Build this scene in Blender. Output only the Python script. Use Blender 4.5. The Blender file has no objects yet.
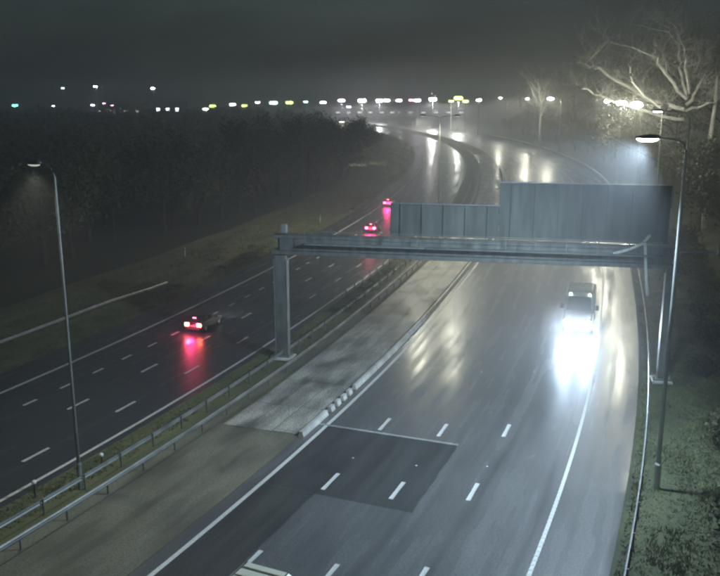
import bpy, bmesh, math, random
import numpy as np
from mathutils import Vector, Matrix
R = math.radians
random.seed(7)
rng = np.random.default_rng(7)
sc = bpy.context.scene
C = sc.collection

# ------------------------------------------------------------------ camera
CAM_H = 21.38
cam = bpy.data.cameras.new('camera')
cam.sensor_width = 36; cam.sensor_fit = 'HORIZONTAL'; cam.lens = 41.16
cam.clip_start = 0.5; cam.clip_end = 8000
camo = bpy.data.objects.new('camera', cam); C.objects.link(camo)
camo.location = (0, 0, CAM_H); camo.rotation_euler = (R(90 - 13.05), 0, 0)
sc.camera = camo

# ------------------------------------------------------------------ night sky and faint moon-like sun through cloud
SUN_EL, SUN_ROT = 6.0, 150.0
w = bpy.data.worlds.new('World'); sc.world = w; w.use_nodes = True
nt = w.node_tree; bg = nt.nodes['Background']
sky = nt.nodes.new('ShaderNodeTexSky'); sky.sky_type = 'NISHITA'; sky.sun_disc = False
sky.sun_elevation = R(SUN_EL); sky.sun_rotation = R(SUN_ROT); sky.dust_density = 4.0; sky.air_density = 1.0
hs = nt.nodes.new('ShaderNodeHueSaturation'); hs.inputs['Saturation'].default_value = 0.30
nt.links.new(sky.outputs[0], hs.inputs['Color'])
tint = nt.nodes.new('ShaderNodeMix'); tint.data_type = 'RGBA'; tint.blend_type = 'MULTIPLY'
tint.inputs[0].default_value = 1.0; tint.inputs[7].default_value = (0.72, 1.0, 1.10, 1)
nt.links.new(hs.outputs[0], tint.inputs[6])
wtc = nt.nodes.new('ShaderNodeTexCoord'); wmp = nt.nodes.new('ShaderNodeMapping'); wmp.inputs['Scale'].default_value = (1, 1, 4)
wn = nt.nodes.new('ShaderNodeTexNoise'); wn.inputs['Scale'].default_value = 3.5; wn.inputs['Detail'].default_value = 5
wr = nt.nodes.new('ShaderNodeMapRange'); wr.inputs[1].default_value = .3; wr.inputs[2].default_value = .7; wr.inputs[3].default_value = .55; wr.inputs[4].default_value = 1.35
cl = nt.nodes.new('ShaderNodeVectorMath'); cl.operation = 'SCALE'
nt.links.new(wtc.outputs['Generated'], wmp.inputs[0]); nt.links.new(wmp.outputs[0], wn.inputs['Vector']); nt.links.new(wn.outputs[0], wr.inputs[0])
nt.links.new(tint.outputs[2], cl.inputs[0]); nt.links.new(wr.outputs[0], cl.inputs[3]); nt.links.new(cl.outputs[0], bg.inputs[0])
bg.inputs[1].default_value = 0.0105
sun = bpy.data.lights.new('sun', 'SUN'); sun.energy = 0.012; sun.angle = R(15); sun.color = (1, 0.97, 0.92)
suno = bpy.data.objects.new('sun', sun); C.objects.link(suno)
suno.rotation_euler = (R(90 - SUN_EL - 35), 0, R(180 - SUN_ROT))

sc.view_settings.view_transform = 'Standard'; sc.view_settings.look = 'None'
sc.view_settings.exposure = 1.1; sc.view_settings.gamma = 1.0; sc.view_settings.use_curve_mapping = False
sc.cycles.use_denoising = True; sc.cycles.filter_width = 2.4
sc.cycles.max_bounces = 5; sc.cycles.diffuse_bounces = 2; sc.cycles.glossy_bounces = 3; sc.cycles.volume_bounces = 1
sc.cycles.transmission_bounces = 3; sc.cycles.transparent_max_bounces = 8
sc.cycles.sample_clamp_indirect = 4.0

# ------------------------------------------------------------------ materials
MATS = {}
def setin(n, k, v):
    if k in n.inputs: n.inputs[k].default_value = v
def mat(name, col, rough=0.6, metal=0.0, noise=0.0, nscale=3.0, bump=0.0, bscale=20.0, coat=0.0, spec=0.5, stretch=None):
    """Plain surface with a little noise in colour and relief."""
    m = bpy.data.materials.new(name); m.use_nodes = True; MATS[name] = m
    t = m.node_tree; b = t.nodes['Principled BSDF']
    setin(b, 'Base Color', (*col, 1)); setin(b, 'Roughness', rough); setin(b, 'Metallic', metal)
    setin(b, 'Coat Weight', coat); setin(b, 'Coat Roughness', 0.1); setin(b, 'Specular IOR Level', spec)
    if noise or bump:
        tc = t.nodes.new('ShaderNodeTexCoord')
        if noise:
            n = t.nodes.new('ShaderNodeTexNoise'); n.inputs['Scale'].default_value = nscale; n.inputs['Detail'].default_value = 6
            mpn = t.nodes.new('ShaderNodeMapping'); mpn.inputs['Scale'].default_value = stretch or (1, 1, 1)
            t.links.new(tc.outputs['Object'], mpn.inputs[0]); t.links.new(mpn.outputs[0], n.inputs['Vector'])
            cr = t.nodes.new('ShaderNodeValToRGB')
            cr.color_ramp.elements[0].position = 0.3; cr.color_ramp.elements[1].position = 0.7
            cr.color_ramp.elements[0].color = (*[c * (1 - noise) for c in col], 1)
            cr.color_ramp.elements[1].color = (*[min(1, c * (1 + noise)) for c in col], 1)
            t.links.new(n.outputs[0], cr.inputs[0]); t.links.new(cr.outputs[0], b.inputs['Base Color'])
        if bump:
            n2 = t.nodes.new('ShaderNodeTexNoise'); n2.inputs['Scale'].default_value = bscale; n2.inputs['Detail'].default_value = 4
            t.links.new(tc.outputs['Object'], n2.inputs['Vector'])
            bp = t.nodes.new('ShaderNodeBump'); bp.inputs['Strength'].default_value = bump; bp.inputs['Distance'].default_value = 0.03
            t.links.new(n2.outputs[0], bp.inputs['Height']); t.links.new(bp.outputs[0], b.inputs['Normal'])
    return m
def emit(name, col, s):
    m = bpy.data.materials.new(name); m.use_nodes = True; MATS[name] = m
    m.cycles.emission_sampling = 'NONE' if 'lens' in name else 'AUTO'
    b = m.node_tree.nodes['Principled BSDF']
    setin(b, 'Base Color', (0.6, 0.6, 0.6, 1)); setin(b, 'Emission Color', (*col, 1)); setin(b, 'Emission Strength', s)
    return m
def road_mat(name, c0, c1, r0, r1, coat0, coat1, bump=0.25, lo=.35, hi=.65, blotch=.4):
    """Wet surface in road coordinates (u along the road, v across, in metres)."""
    m = bpy.data.materials.new(name); m.use_nodes = True; MATS[name] = m
    t = m.node_tree; b = t.nodes['Principled BSDF']; L = t.links.new
    uv = t.nodes.new('ShaderNodeUVMap'); uv.uv_map = 'road'
    def noise(sx, sy, scale, det=5):
        mp = t.nodes.new('ShaderNodeMapping'); mp.inputs['Scale'].default_value = (sx, sy, 1)
        L(uv.outputs[0], mp.inputs[0])
        n = t.nodes.new('ShaderNodeTexNoise'); n.inputs['Scale'].default_value = scale; n.inputs['Detail'].default_value = det
        L(mp.outputs[0], n.inputs['Vector']); return n.outputs[0]
    def rng_(v, a, bb, lo=0.35, hi=0.65):
        mr = t.nodes.new('ShaderNodeMapRange'); mr.inputs[1].default_value = lo; mr.inputs[2].default_value = hi
        mr.inputs[3].default_value = a; mr.inputs[4].default_value = bb; L(v, mr.inputs[0]); return mr.outputs[0]
    streak = noise(0.05, 1.1, 1.0); blot = noise(0.22, 0.5, 1.0, 7); fine = noise(1, 1, 9.0, 6); ripple = noise(1.0, 0.6, 2.2, 3)
    mx = t.nodes.new('ShaderNodeMix'); mx.data_type = 'FLOAT'; mx.inputs[0].default_value = blotch
    L(streak, mx.inputs[2]); L(blot, mx.inputs[3]); wet = mx.outputs[0]
    cm = t.nodes.new('ShaderNodeMix'); cm.data_type = 'RGBA'
    cm.inputs[6].default_value = (*c0, 1); cm.inputs[7].default_value = (*c1, 1)
    ad = t.nodes.new('ShaderNodeMath'); ad.operation = 'MULTIPLY'; L(rng_(wet, 0.15, 1.0, lo, hi), ad.inputs[0]); L(rng_(fine, 0.3, 1.3), ad.inputs[1])
    L(ad.outputs[0], cm.inputs[0]); L(cm.outputs[2], b.inputs['Base Color'])
    L(rng_(wet, r0, r1), b.inputs['Roughness']); L(rng_(wet, coat1, coat0), b.inputs['Coat Weight'])
    setin(b, 'Coat IOR', 1.33); L(rng_(wet, 0.14, 0.34), b.inputs['Coat Roughness'])
    bp = t.nodes.new('ShaderNodeBump'); bp.inputs['Strength'].default_value = bump; bp.inputs['Distance'].default_value = 0.015
    L(fine, bp.inputs['Height']); L(bp.outputs[0], b.inputs['Normal'])
    bp2 = t.nodes.new('ShaderNodeBump'); bp2.inputs['Strength'].default_value = 0.12; bp2.inputs['Distance'].default_value = 0.02
    L(ripple, bp2.inputs['Height']); L(bp2.outputs[0], b.inputs['Coat Normal'])
    return m
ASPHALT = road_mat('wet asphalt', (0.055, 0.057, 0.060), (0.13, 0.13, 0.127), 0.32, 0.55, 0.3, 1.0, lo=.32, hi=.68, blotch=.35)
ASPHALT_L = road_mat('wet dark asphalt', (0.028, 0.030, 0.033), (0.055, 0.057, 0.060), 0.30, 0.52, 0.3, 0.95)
PATCH = road_mat('porous new asphalt', (0.014, 0.014, 0.014), (0.052, 0.052, 0.050), 0.6, 0.9, 0.0, 0.12, 0.7, lo=.36, hi=.64)
CONC = road_mat('wet stained concrete', (0.07, 0.068, 0.058), (0.50, 0.48, 0.42), 0.4, 0.75, 0.0, 0.6, lo=.40, hi=.60, blotch=.7)
EARTH = road_mat('muddy earth', (0.075, 0.070, 0.052), (0.18, 0.170, 0.125), 0.6, 0.95, 0.0, 0.2, 0.8, lo=.40, hi=.60, blotch=.6)
VERGE = road_mat('verge grass', (0.055, 0.060, 0.024), (0.16, 0.16, 0.075), 0.85, 1.0, 0.0, 0.0, 0.9)
VERGE_R = road_mat('rank bank grass', (0.018, 0.024, 0.010), (0.085, 0.092, 0.045), 0.85, 1.0, 0.0, 0.0, 0.9, lo=.38, hi=.62, blotch=.7)
WASHED = road_mat('glare washed paint', (0.10, 0.10, 0.098), (0.28, 0.28, 0.27), 0.35, 0.55, 0.3, 0.9)  # paint dimmed to imitate glare washing out the farther dashes
PAINT = road_mat('worn road paint', (0.45, 0.45, 0.43), (0.75, 0.75, 0.72), 0.4, 0.6, 0.1, 0.5)
JOINTM = road_mat('joint sealant', (0.18, 0.18, 0.17), (0.45, 0.45, 0.43), 0.3, 0.6, 0.2, 0.6)
FIELD = mat('dark field', (0.035, 0.040, 0.018), 0.95, noise=0.5, nscale=0.05, bump=0.5, bscale=2)
GALV = mat('galvanised steel', (0.42, 0.43, 0.43), 0.45, 0.7, noise=0.25, nscale=1.5)
GALV_D = mat('weathered galvanised steel', (0.19, 0.195, 0.185), 0.5, 0.4, noise=0.35, nscale=0.8)
COLUMN = mat('painted steel column', (0.42, 0.43, 0.40), 0.45, 0.2, noise=0.2, nscale=1)
GREYP = mat('grey gantry paint', (0.12, 0.125, 0.115), 0.42, 0.1, noise=0.4, nscale=1.3, coat=0.3, stretch=(1.5, 1.5, .5))
DARKCOL2 = mat('dull column paint', (0.20, 0.205, 0.19), 0.5, 0.1, noise=0.3, nscale=1)
DARKCOL = mat('dark weathered column paint', (0.07, 0.075, 0.07), 0.6, 0.1, noise=0.3, nscale=1)
SIGNB = mat('sign back aluminium', (0.085, 0.092, 0.080), 0.55, 0.2, noise=0.4, nscale=1.0, stretch=(1.6, 1, .22))
DARKM = mat('dark rubber and plastic', (0.018, 0.018, 0.02), 0.6)
WHITEP = mat('white plastic', (0.7, 0.7, 0.68), 0.45, noise=0.15, nscale=4)
PCONC = mat('pale precast concrete', (0.50, 0.49, 0.45), 0.5, noise=0.3, nscale=0.9, bump=0.3, bscale=12, coat=0.25)
BARK = mat('dark bark', (0.035, 0.030, 0.025), 0.9, noise=0.4, nscale=2, bump=0.6, bscale=9)
SMEARBARK = mat('smear pale bark', (0.60, 0.59, 0.54), 0.6, noise=0.3, nscale=1.2, bump=0.5, bscale=6)  # bark colour made pale to imitate bright lens smears
def leafmat(name, col):
    m = mat(name, col, 0.6, noise=0.45, nscale=0.35)
    setin(m.node_tree.nodes['Principled BSDF'], 'Subsurface Weight', 0.0)
    return m
LEAF_A = leafmat('dark foliage', (0.032, 0.042, 0.021))
LEAF_B = leafmat('olive foliage', (0.070, 0.078, 0.032))
LEAF_C = leafmat('grey green foliage', (0.062, 0.070, 0.045))
GRASSM = leafmat('wet grass blades', (0.12, 0.132, 0.058))

# ------------------------------------------------------------------ mesh helpers
def obj(name, data, m=None, parent=None, label=None, cat=None, group=None, kind=None):
    if isinstance(data, bmesh.types.BMesh):
        me = bpy.data.meshes.new(name); data.to_mesh(me); data.free()
    elif isinstance(data, tuple):
        me = bpy.data.meshes.new(name); me.from_pydata([tuple(v) for v in data[0]], [], data[1])
    else: me = data
    if m and not me.materials: me.materials.append(m)
    o = bpy.data.objects.new(name, me); C.objects.link(o)
    if parent: o.parent = parent
    tag(o, label, cat, group, kind); return o
def tag(o, label=None, cat=None, group=None, kind=None):
    if label: o['label'] = label
    if cat: o['category'] = cat
    if group: o['group'] = group
    if kind: o['kind'] = kind
def empty(name, loc, rz=0, label=None, cat=None, group=None):
    o = bpy.data.objects.new(name, None); C.objects.link(o); o.location = loc; o.rotation_euler = (0, 0, rz)
    o.empty_display_size = 0.3
    tag(o, label, cat, group); return o
def copy_tree(o, parent=None):
    c = o.copy(); C.objects.link(c); c.parent = parent
    for ch in o.children:
        copy_tree(ch, c)
    return c
def smooth(o, on=True):
    for p in o.data.polygons: p.use_smooth = on
    return o
def box(bm, cx, cy, cz, sx, sy, sz, bev=0.0, rot=None):
    r = bmesh.ops.create_cube(bm, size=1.0); vs = r['verts']
    M = Matrix.Translation((cx, cy, cz)) @ (rot.to_4x4() if rot else Matrix.Identity(4)) @ Matrix.Diagonal((sx, sy, sz, 1))
    bmesh.ops.transform(bm, matrix=M, verts=vs)
    if bev:
        es = {e for v in vs for e in v.link_edges}
        bmesh.ops.bevel(bm, geom=list(es), offset=bev, segments=1, affect='EDGES', profile=0.5)
def boxm(*a, **k):
    bm = bmesh.new(); box(bm, *a, **k); return bm
def tube(bm, pts, rads, n=8, cap=True):
    pts = [Vector(p) for p in pts]; rings = []
    up = Vector((0, 0, 1))
    for i, p in enumerate(pts):
        d = (pts[min(i + 1, len(pts) - 1)] - pts[max(i - 1, 0)]).normalized()
        a = d.cross(up)
        if a.length < 0.05: a = d.cross(Vector((1, 0, 0)))
        a.normalize(); b = d.cross(a).normalized()
        rr = rads[i] if hasattr(rads, '__len__') else rads
        rings.append([bm.verts.new(p + (a * math.cos(2 * math.pi * k / n) + b * math.sin(2 * math.pi * k / n)) * rr) for k in range(n)])
    for i in range(len(rings) - 1):
        for k in range(n):
            bm.faces.new((rings[i][k], rings[i][(k + 1) % n], rings[i + 1][(k + 1) % n], rings[i + 1][k]))
    if cap:
        bm.faces.new(rings[0][::-1]); bm.faces.new(rings[-1])
def tubem(pts, rads, n=8):
    bm = bmesh.new(); tube(bm, pts, rads, n); return bm
def loft(bm, rings, cap=True):
    vs = [[bm.verts.new(p) for p in r] for r in rings]; n = len(vs[0])
    for i in range(len(vs) - 1):
        for k in range(n):
            bm.faces.new((vs[i][k], vs[i][(k + 1) % n], vs[i + 1][(k + 1) % n], vs[i + 1][k]))
    if cap: bm.faces.new(vs[0][::-1]); bm.faces.new(vs[-1])
    bmesh.ops.recalc_face_normals(bm, faces=bm.faces)
def quad(bm, a, b, c, d):
    bm.faces.new([bm.verts.new(p) for p in (a, b, c, d)])

# ------------------------------------------------------------------ road alignment: inner edge line of the oncoming carriageway
CT = np.array([(-39.49, -16.3), (-22.64, 8.45), (-9.02, 35.11), (2.06, 63.17), (11.19, 91.71), (19.28, 120.56), (29.5, 165), (36.5, 205),
    (43, 249), (49, 310), (51.5, 368), (50.3, 420), (43.5, 501), (32, 581), (10, 680), (-30, 790), (-100, 920), (-200, 1040), (-340, 1150)], float)
def natspline(t, v, tt):
    n = len(t); h = np.diff(t); A = np.zeros((n, n)); b = np.zeros(n); A[0, 0] = A[-1, -1] = 1
    for i in range(1, n - 1):
        A[i, i-1] = h[i-1]; A[i, i] = 2 * (h[i-1] + h[i]); A[i, i+1] = h[i]
        b[i] = 3 * ((v[i+1] - v[i]) / h[i] - (v[i] - v[i-1]) / h[i-1])
    c = np.linalg.solve(A, b); k = np.clip(np.searchsorted(t, tt) - 1, 0, n - 2); d = tt - t[k]
    B = (v[k+1] - v[k]) / h[k] - h[k] * (2 * c[k] + c[k+1]) / 3; D = (c[k+1] - c[k]) / (3 * h[k])
    return v[k] + B * d + c[k] * d * d + D * d ** 3
_t = np.r_[0, np.cumsum(np.hypot(*np.diff(CT, axis=0).T))]; _tt = np.linspace(0, _t[-1], 4000)
PX = natspline(_t, CT[:, 0], _tt); PY = natspline(_t, CT[:, 1], _tt)
PS = np.r_[0, np.cumsum(np.hypot(np.diff(PX), np.diff(PY)))] - 20
TX = np.gradient(PX, PS); TY = np.gradient(PY, PS)
def heading(s):
    return math.atan2(np.interp(s, PS, TX), np.interp(s, PS, TY))
def P(s, o=0.0, z=0.0):
    th = heading(s)
    return Vector((np.interp(s, PS, PX) + math.cos(th) * o, np.interp(s, PS, PY) - math.sin(th) * o, z))
def ev(f, s): return f(s) if callable(f) else f
def sstep(a, b, x):
    t = min(1, max(0, (x - a) / (b - a))); return t * t * (3 - 2 * t)
def ribbon(name, o0, o1, s0, s1, z, m, step=4.0, cols=1, wob=0.0, **k):
    """Sheet that follows the road, with road coordinates as its UV map."""
    n = max(2, int((s1 - s0) / step) + 1); vs = []; uv = []; fs = []
    for i in range(n):
        s = s0 + (s1 - s0) * i / (n - 1)
        for j in range(cols + 1):
            o = ev(o0, s) + (ev(o1, s) - ev(o0, s)) * j / cols
            if wob and j in (0, cols): o += wob * (math.sin(s * 1.7 + j) + 0.6 * math.sin(s * 4.3 + j * 2) + 0.5 * math.sin(s * 0.45))
            zz = z(s, o) if callable(z) else z
            vs.append(P(s, o, zz)); uv.append((s, o))
    for i in range(n - 1):
        for j in range(cols):
            a = i * (cols + 1) + j; fs.append((a, a + 1, a + cols + 2, a + cols + 1))
    me = bpy.data.meshes.new(name); me.from_pydata(vs, [], fs)
    lay = me.uv_layers.new(name='road')
    for l in me.loops: lay.data[l.index].uv = uv[l.vertex_index]
    return obj(name, me, m, **k)

# offsets across the motorway, in metres from that line (left negative)
L_EDGE, L_A, L_B, L_C, L_IN, L_SH = -25.0, -21.55, -18.1, -14.65, -12.0, -28.4
R1, R2, R3, R4 = 3.55, 7.45, 11.4, 15.9
def r_shoulder(s): return 19.3 + 6.0 * sstep(110, 270, s)
def r_edge(s): return R4 + 1.2 * sstep(110, 270, s)

# ------------------------------------------------------------------ setting: ground, roads, markings
vs = []; fs = []
G = 26; xs = np.linspace(-1900, 1900, G); ys = np.linspace(-150, 3300, G)
for yv in ys:
    for xv in xs: vs.append((xv, yv, -0.09))
for j in range(G - 1):
    for i in range(G - 1): fs.append((j * G + i, j * G + i + 1, (j + 1) * G + i + 1, (j + 1) * G + i))
obj('ground', (vs, fs), FIELD, kind='structure')
ribbon('left_verge', -42, L_SH + 0.1, -15, 420, lambda s, o: -0.03 + 0.10 * math.sin(s * 0.21 + o) * (o < -29) + max(0, -o - 31) * 0.06, VERGE, 3, 8, kind='structure')
ribbon('right_verge', lambda s: r_shoulder(s) - 0.1, 48, -15, 520, lambda s, o: -0.03 + max(0, o - r_shoulder(s) - 2) * 0.07, VERGE_R, 3, 8, kind='structure')
ribbon('central_verge', -11.5, -0.85, -15, 900, -0.03, VERGE, 4, 2, kind='structure')
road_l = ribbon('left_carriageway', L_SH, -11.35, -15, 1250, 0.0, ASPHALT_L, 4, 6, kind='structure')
road_r = ribbon('right_carriageway', -0.95, r_shoulder, -15, 1250, 0.0, ASPHALT, 4, 6, kind='structure')
ribbon('median_earth', -6.9, -1.0, -15, 55.4, lambda s, o: 0.02 + 0.03 * math.sin(s * 1.1 + o * 2.3) * (-6.5 < o < -1.2), EARTH, 0.8, 8, kind='structure')
ribbon('median_earth_strip', -8.3, -6.9, -15, 260, 0.02, EARTH, 2, 2, wob=0.08, kind='structure')

# crossover apron of concrete slabs
ap = ribbon('crossover_apron', -6.6, -1.25, 55.3, 330, 0.012, EARTH, 3, 1, kind='structure')
s = 55.3; k = 0
while s < 200:
    ln = 4.6 + 0.8 * math.sin(k * 2.1)
    for j, (a, b) in enumerate(((-6.5, -4.75), (-4.70, -2.98), (-2.93, -1.3))):
        o = ribbon('concrete_slab', a, b, s + 0.025 + 0.1 * j, s + ln - 0.025 + 0.1 * j, 0.035 + 0.012 * rng.random(), CONC, 1.2, 1, parent=ap)
    s += ln; k += 1
ribbon('concrete_strip', -6.5, -1.3, 200.5, 330, 0.035, CONC, 4, 1, parent=ap)

# surface patches, joint
ribbon('resurfaced_patch', 0.12, lambda s: 9.0 + .02 * math.sin(s * 3), 48.6, 57.6, 0.005, PATCH, 0.3, 1, wob=.025, kind='structure')
ribbon('resurfaced_strip', 0.12, lambda s: 3.3 + .02 * math.sin(s * 3), 30, 48.58, 0.005, PATCH, 0.3, 1, wob=.025, kind='structure')
ribbon('expansion_joint', -0.6, 9.0, 57.65, 57.88, 0.012, JOINTM, 0.15, 12, kind='structure')

def line(name, parent, off, s0, s1, wd=0.16, z=0.010):
    return ribbon(name, (lambda s: ev(off, s) - wd / 2), (lambda s: ev(off, s) + wd / 2), s0, s1, z, PAINT, 3, 1, parent=parent)
line('edge_line', road_l, L_EDGE, -10, 420, 0.30)
line('edge_line', road_l, L_IN, -10, 420, 0.24)
line('edge_line', road_r, 0.0, -10, 420, 0.26)
line('edge_line', road_r, r_edge, -10, 420, 0.20)
def dash_mesh(ln, wd):
    me = bpy.data.meshes.new('lane_dash')
    me.from_pydata([(-wd/2, 0, 0), (wd/2, 0, 0), (wd/2, ln, 0), (-wd/2, ln, 0), (-wd/2+.02, ln*.5, .004), (wd/2-.02, ln*.5, .004)], [], [(0, 1, 5, 4), (4, 5, 2, 3)])
    me.materials.append(PAINT); lay = me.uv_layers.new(name='road')
    for l in me.loops: lay.data[l.index].uv = (me.vertices[l.vertex_index].co.y, me.vertices[l.vertex_index].co.x)
    return me
D2, D1 = dash_mesh(2.2, 0.26), dash_mesh(1.3, 0.26); D3 = dash_mesh(2.0, 0.16); D3.materials[0] = WASHED
def dashes(road, off, start, mod, me, s1, far=None):
    s = start
    while s < s1:
        p = P(s, off, 0.011); o = obj('lane_dash', far if far and s > 66 else me, parent=road); o.location = p; o.rotation_euler = (0, 0, -heading(s + me.vertices[2].co.y / 2)); s += mod
dashes(road_l, L_C, 18.3, 9.05, D2, 300); dashes(road_l, L_B, 17.4, 9.05, D2, 300); dashes(road_l, L_A, 17.0, 4.0, D1, 180)
dashes(road_r, R1, 13.2, 9.0, D2, 320, D3); dashes(road_r, R2, 13.6, 9.0, D2, 320, D3); dashes(road_r, R3, 15.0, 9.0, D2, 320, D3)
bm = bmesh.new(); s = 34.0
while s < 110:
    p = P(s, R4, 0.016); box(bm, p.x, p.y, p.z, 0.23, 0.12, 0.014, rot=Matrix.Rotation(-heading(s), 3, 'Z')); s += 0.42
me = bpy.data.meshes.new('rumble_ribs'); bm.to_mesh(me); bm.free(); me.uv_layers.new(name='road')
obj('rumble_ribs', me, PAINT, parent=road_r, kind='stuff')
stud = boxm(0, 0, 0.012, 0.12, 0.10, 0.024, bev=0.006); sm = bpy.data.meshes.new('road_stud'); stud.to_mesh(sm); stud.free(); sm.materials.append(WHITEP)
for off, st in ((R1, 17.6), (R2, 18.0), (R3, 19.4)):
    for i in range(12):
        o = obj('road_stud', sm, parent=road_r); o.location = P(st + 18 * i, off, 0.012); o.rotation_euler = (0, 0, -heading(st + 18 * i))

# ------------------------------------------------------------------ safety barriers
def wbeam(name, off, s0, s1, face, label, h=0.72, post_to=260, pitch=3.2, m=GALV, ramp=False):
    root = empty(name, P(max(s0, 40), ev(off, max(s0, 40)), 0), 0, label, 'barrier')
    inv = Matrix.Translation(-root.location)
    prof = [(0, h + .155), (.035, h + .14), (.075, h + .085), (.075, h + .06), (.02, h + .015), (.02, h - .015), (.075, h - .06), (.075, h - .085), (.035, h - .14), (0, h - .155)]
    n = int((s1 - s0) / 3.0) + 1; bm = bmesh.new(); prev = None
    for i in range(n):
        s = s0 + (s1 - s0) * i / (n - 1)
        dz = -(h - .1) * (sstep(n - 6, n - 1, i) if ramp else 0)
        ring = [bm.verts.new(P(s, ev(off, s) + face * (0.06 + a), z + dz) - root.location) for a, z in prof] + \
               [bm.verts.new(P(s, ev(off, s) + face * (0.052 + a), z + dz) - root.location) for a, z in prof[::-1]]
        if prev:
            for k in range(len(ring)):
                bm.faces.new((prev[k], prev[(k + 1) % len(ring)], ring[(k + 1) % len(ring)], ring[k]))
        prev = ring
    bmesh.ops.recalc_face_normals(bm, faces=bm.faces)
    obj('rail', bm, m, root)
    pb = bmesh.new(); box(pb, 0, 0, 0.42, 0.10, 0.055, 0.88); pm = bpy.data.meshes.new('post'); pb.to_mesh(pm); pb.free(); pm.materials.append(GALV_D)
    s = s0 + 0.5
    while s < min(s1, post_to):
        o = obj('post', pm, parent=root); o.location = P(s, ev(off, s), 0) - root.location; o.rotation_euler = (0, 0, -heading(s)); s += pitch
    return root
wbeam('safety_barrier', -8.75, 34, 520, -1, 'corrugated steel crash barrier in the median beside the leaning lamp column', post_to=230, m=GALV_D)
wbeam('safety_barrier', -7.15, 34, 520, 1, 'corrugated steel crash barrier in the median along the concrete apron', post_to=230, m=GALV_D)
wbeam('safety_barrier', lambda s: 20.1 + 6.2 * sstep(110, 270, s), 36, 480, -1, 'corrugated steel crash barrier behind the hard shoulder under the right lamp', post_to=260)
wbeam('safety_barrier', -33.4, 30, 93, 1, 'steel crash barrier on the grass verge left of the red-lit car', h=0.6, ramp=True, post_to=82)
wbeam('safety_barrier', -11.0, 92, 300, -1, 'crash barrier at the median edge beyond the gantry column', post_to=220)

# low precast barrier beside the fast lane of the oncoming carriageway
root = empty('precast_barrier', P(58, -0.75), 0, 'pale low concrete barrier between apron and oncoming lanes, its end gapped', 'barrier')
def precast(s0, s1):
    prof = [(-.20, 0), (.20, 0), (.19, .08), (.12, .26), (.11, .38), (-.11, .38), (-.12, .26), (-.19, .08)]
    bm = bmesh.new(); rings = []; n = max(2, int((s1 - s0) / 1.5) + 1)
    for i in range(n):
        s = s0 + (s1 - s0) * i / (n - 1); rings.append([P(s, -0.78 + a, z) - root.location for a, z in prof])
    loft(bm, rings); obj('barrier_unit', bm, PCONC, root)
precast(55.3, 59.4)
for i in range(4): precast(60.0 + i * 1.15, 60.62 + i * 1.15)
s = 64.8
while s < 260: precast(s, s + 4.92); s += 5.0

# ------------------------------------------------------------------ street lamps
LENS = {'white': emit('lamp lens white', (1.0, 0.97, 0.92), 25), 'dim': emit('lamp lens dim', (1.0, 0.95, 0.85), 0.25),
        'mid': emit('lamp lens mid', (1.0, 0.96, 0.9), 8),
        'blue': emit('lamp lens blue white', (0.62, 0.82, 1.0), 16), 'green': emit('lamp lens green', (0.15, 1.0, 0.62), 7),
        'lime': emit('lamp lens lime', (0.80, 1.0, 0.25), 5), 'violet': emit('lamp lens violet', (0.80, 0.62, 1.0), 9),
        'pink': emit('lamp lens pink', (1.0, 0.55, 0.80), 4), 'cyan': emit('lamp lens cyan', (0.6, 1.0, 0.95), 5)}
def lantern_bm(L, W_):
    bm = bmesh.new(); rings = []
    for f, ww, hh in ((0, .45, .5), (.12, .8, .9), (.45, 1, 1), (.8, .95, .8), (1, .6, .4)):
        x = f * L; y = W_ / 2 * ww; z = 0.22 * hh
        rings.append([Vector((x, -y, 0)), Vector((x, y, 0)), Vector((x, y * .8, z * .7)), Vector((x, y * .3, z)), Vector((x, -y * .3, z)), Vector((x, -y * .8, z * .7))])
    loft(bm, rings); return bm
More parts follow.
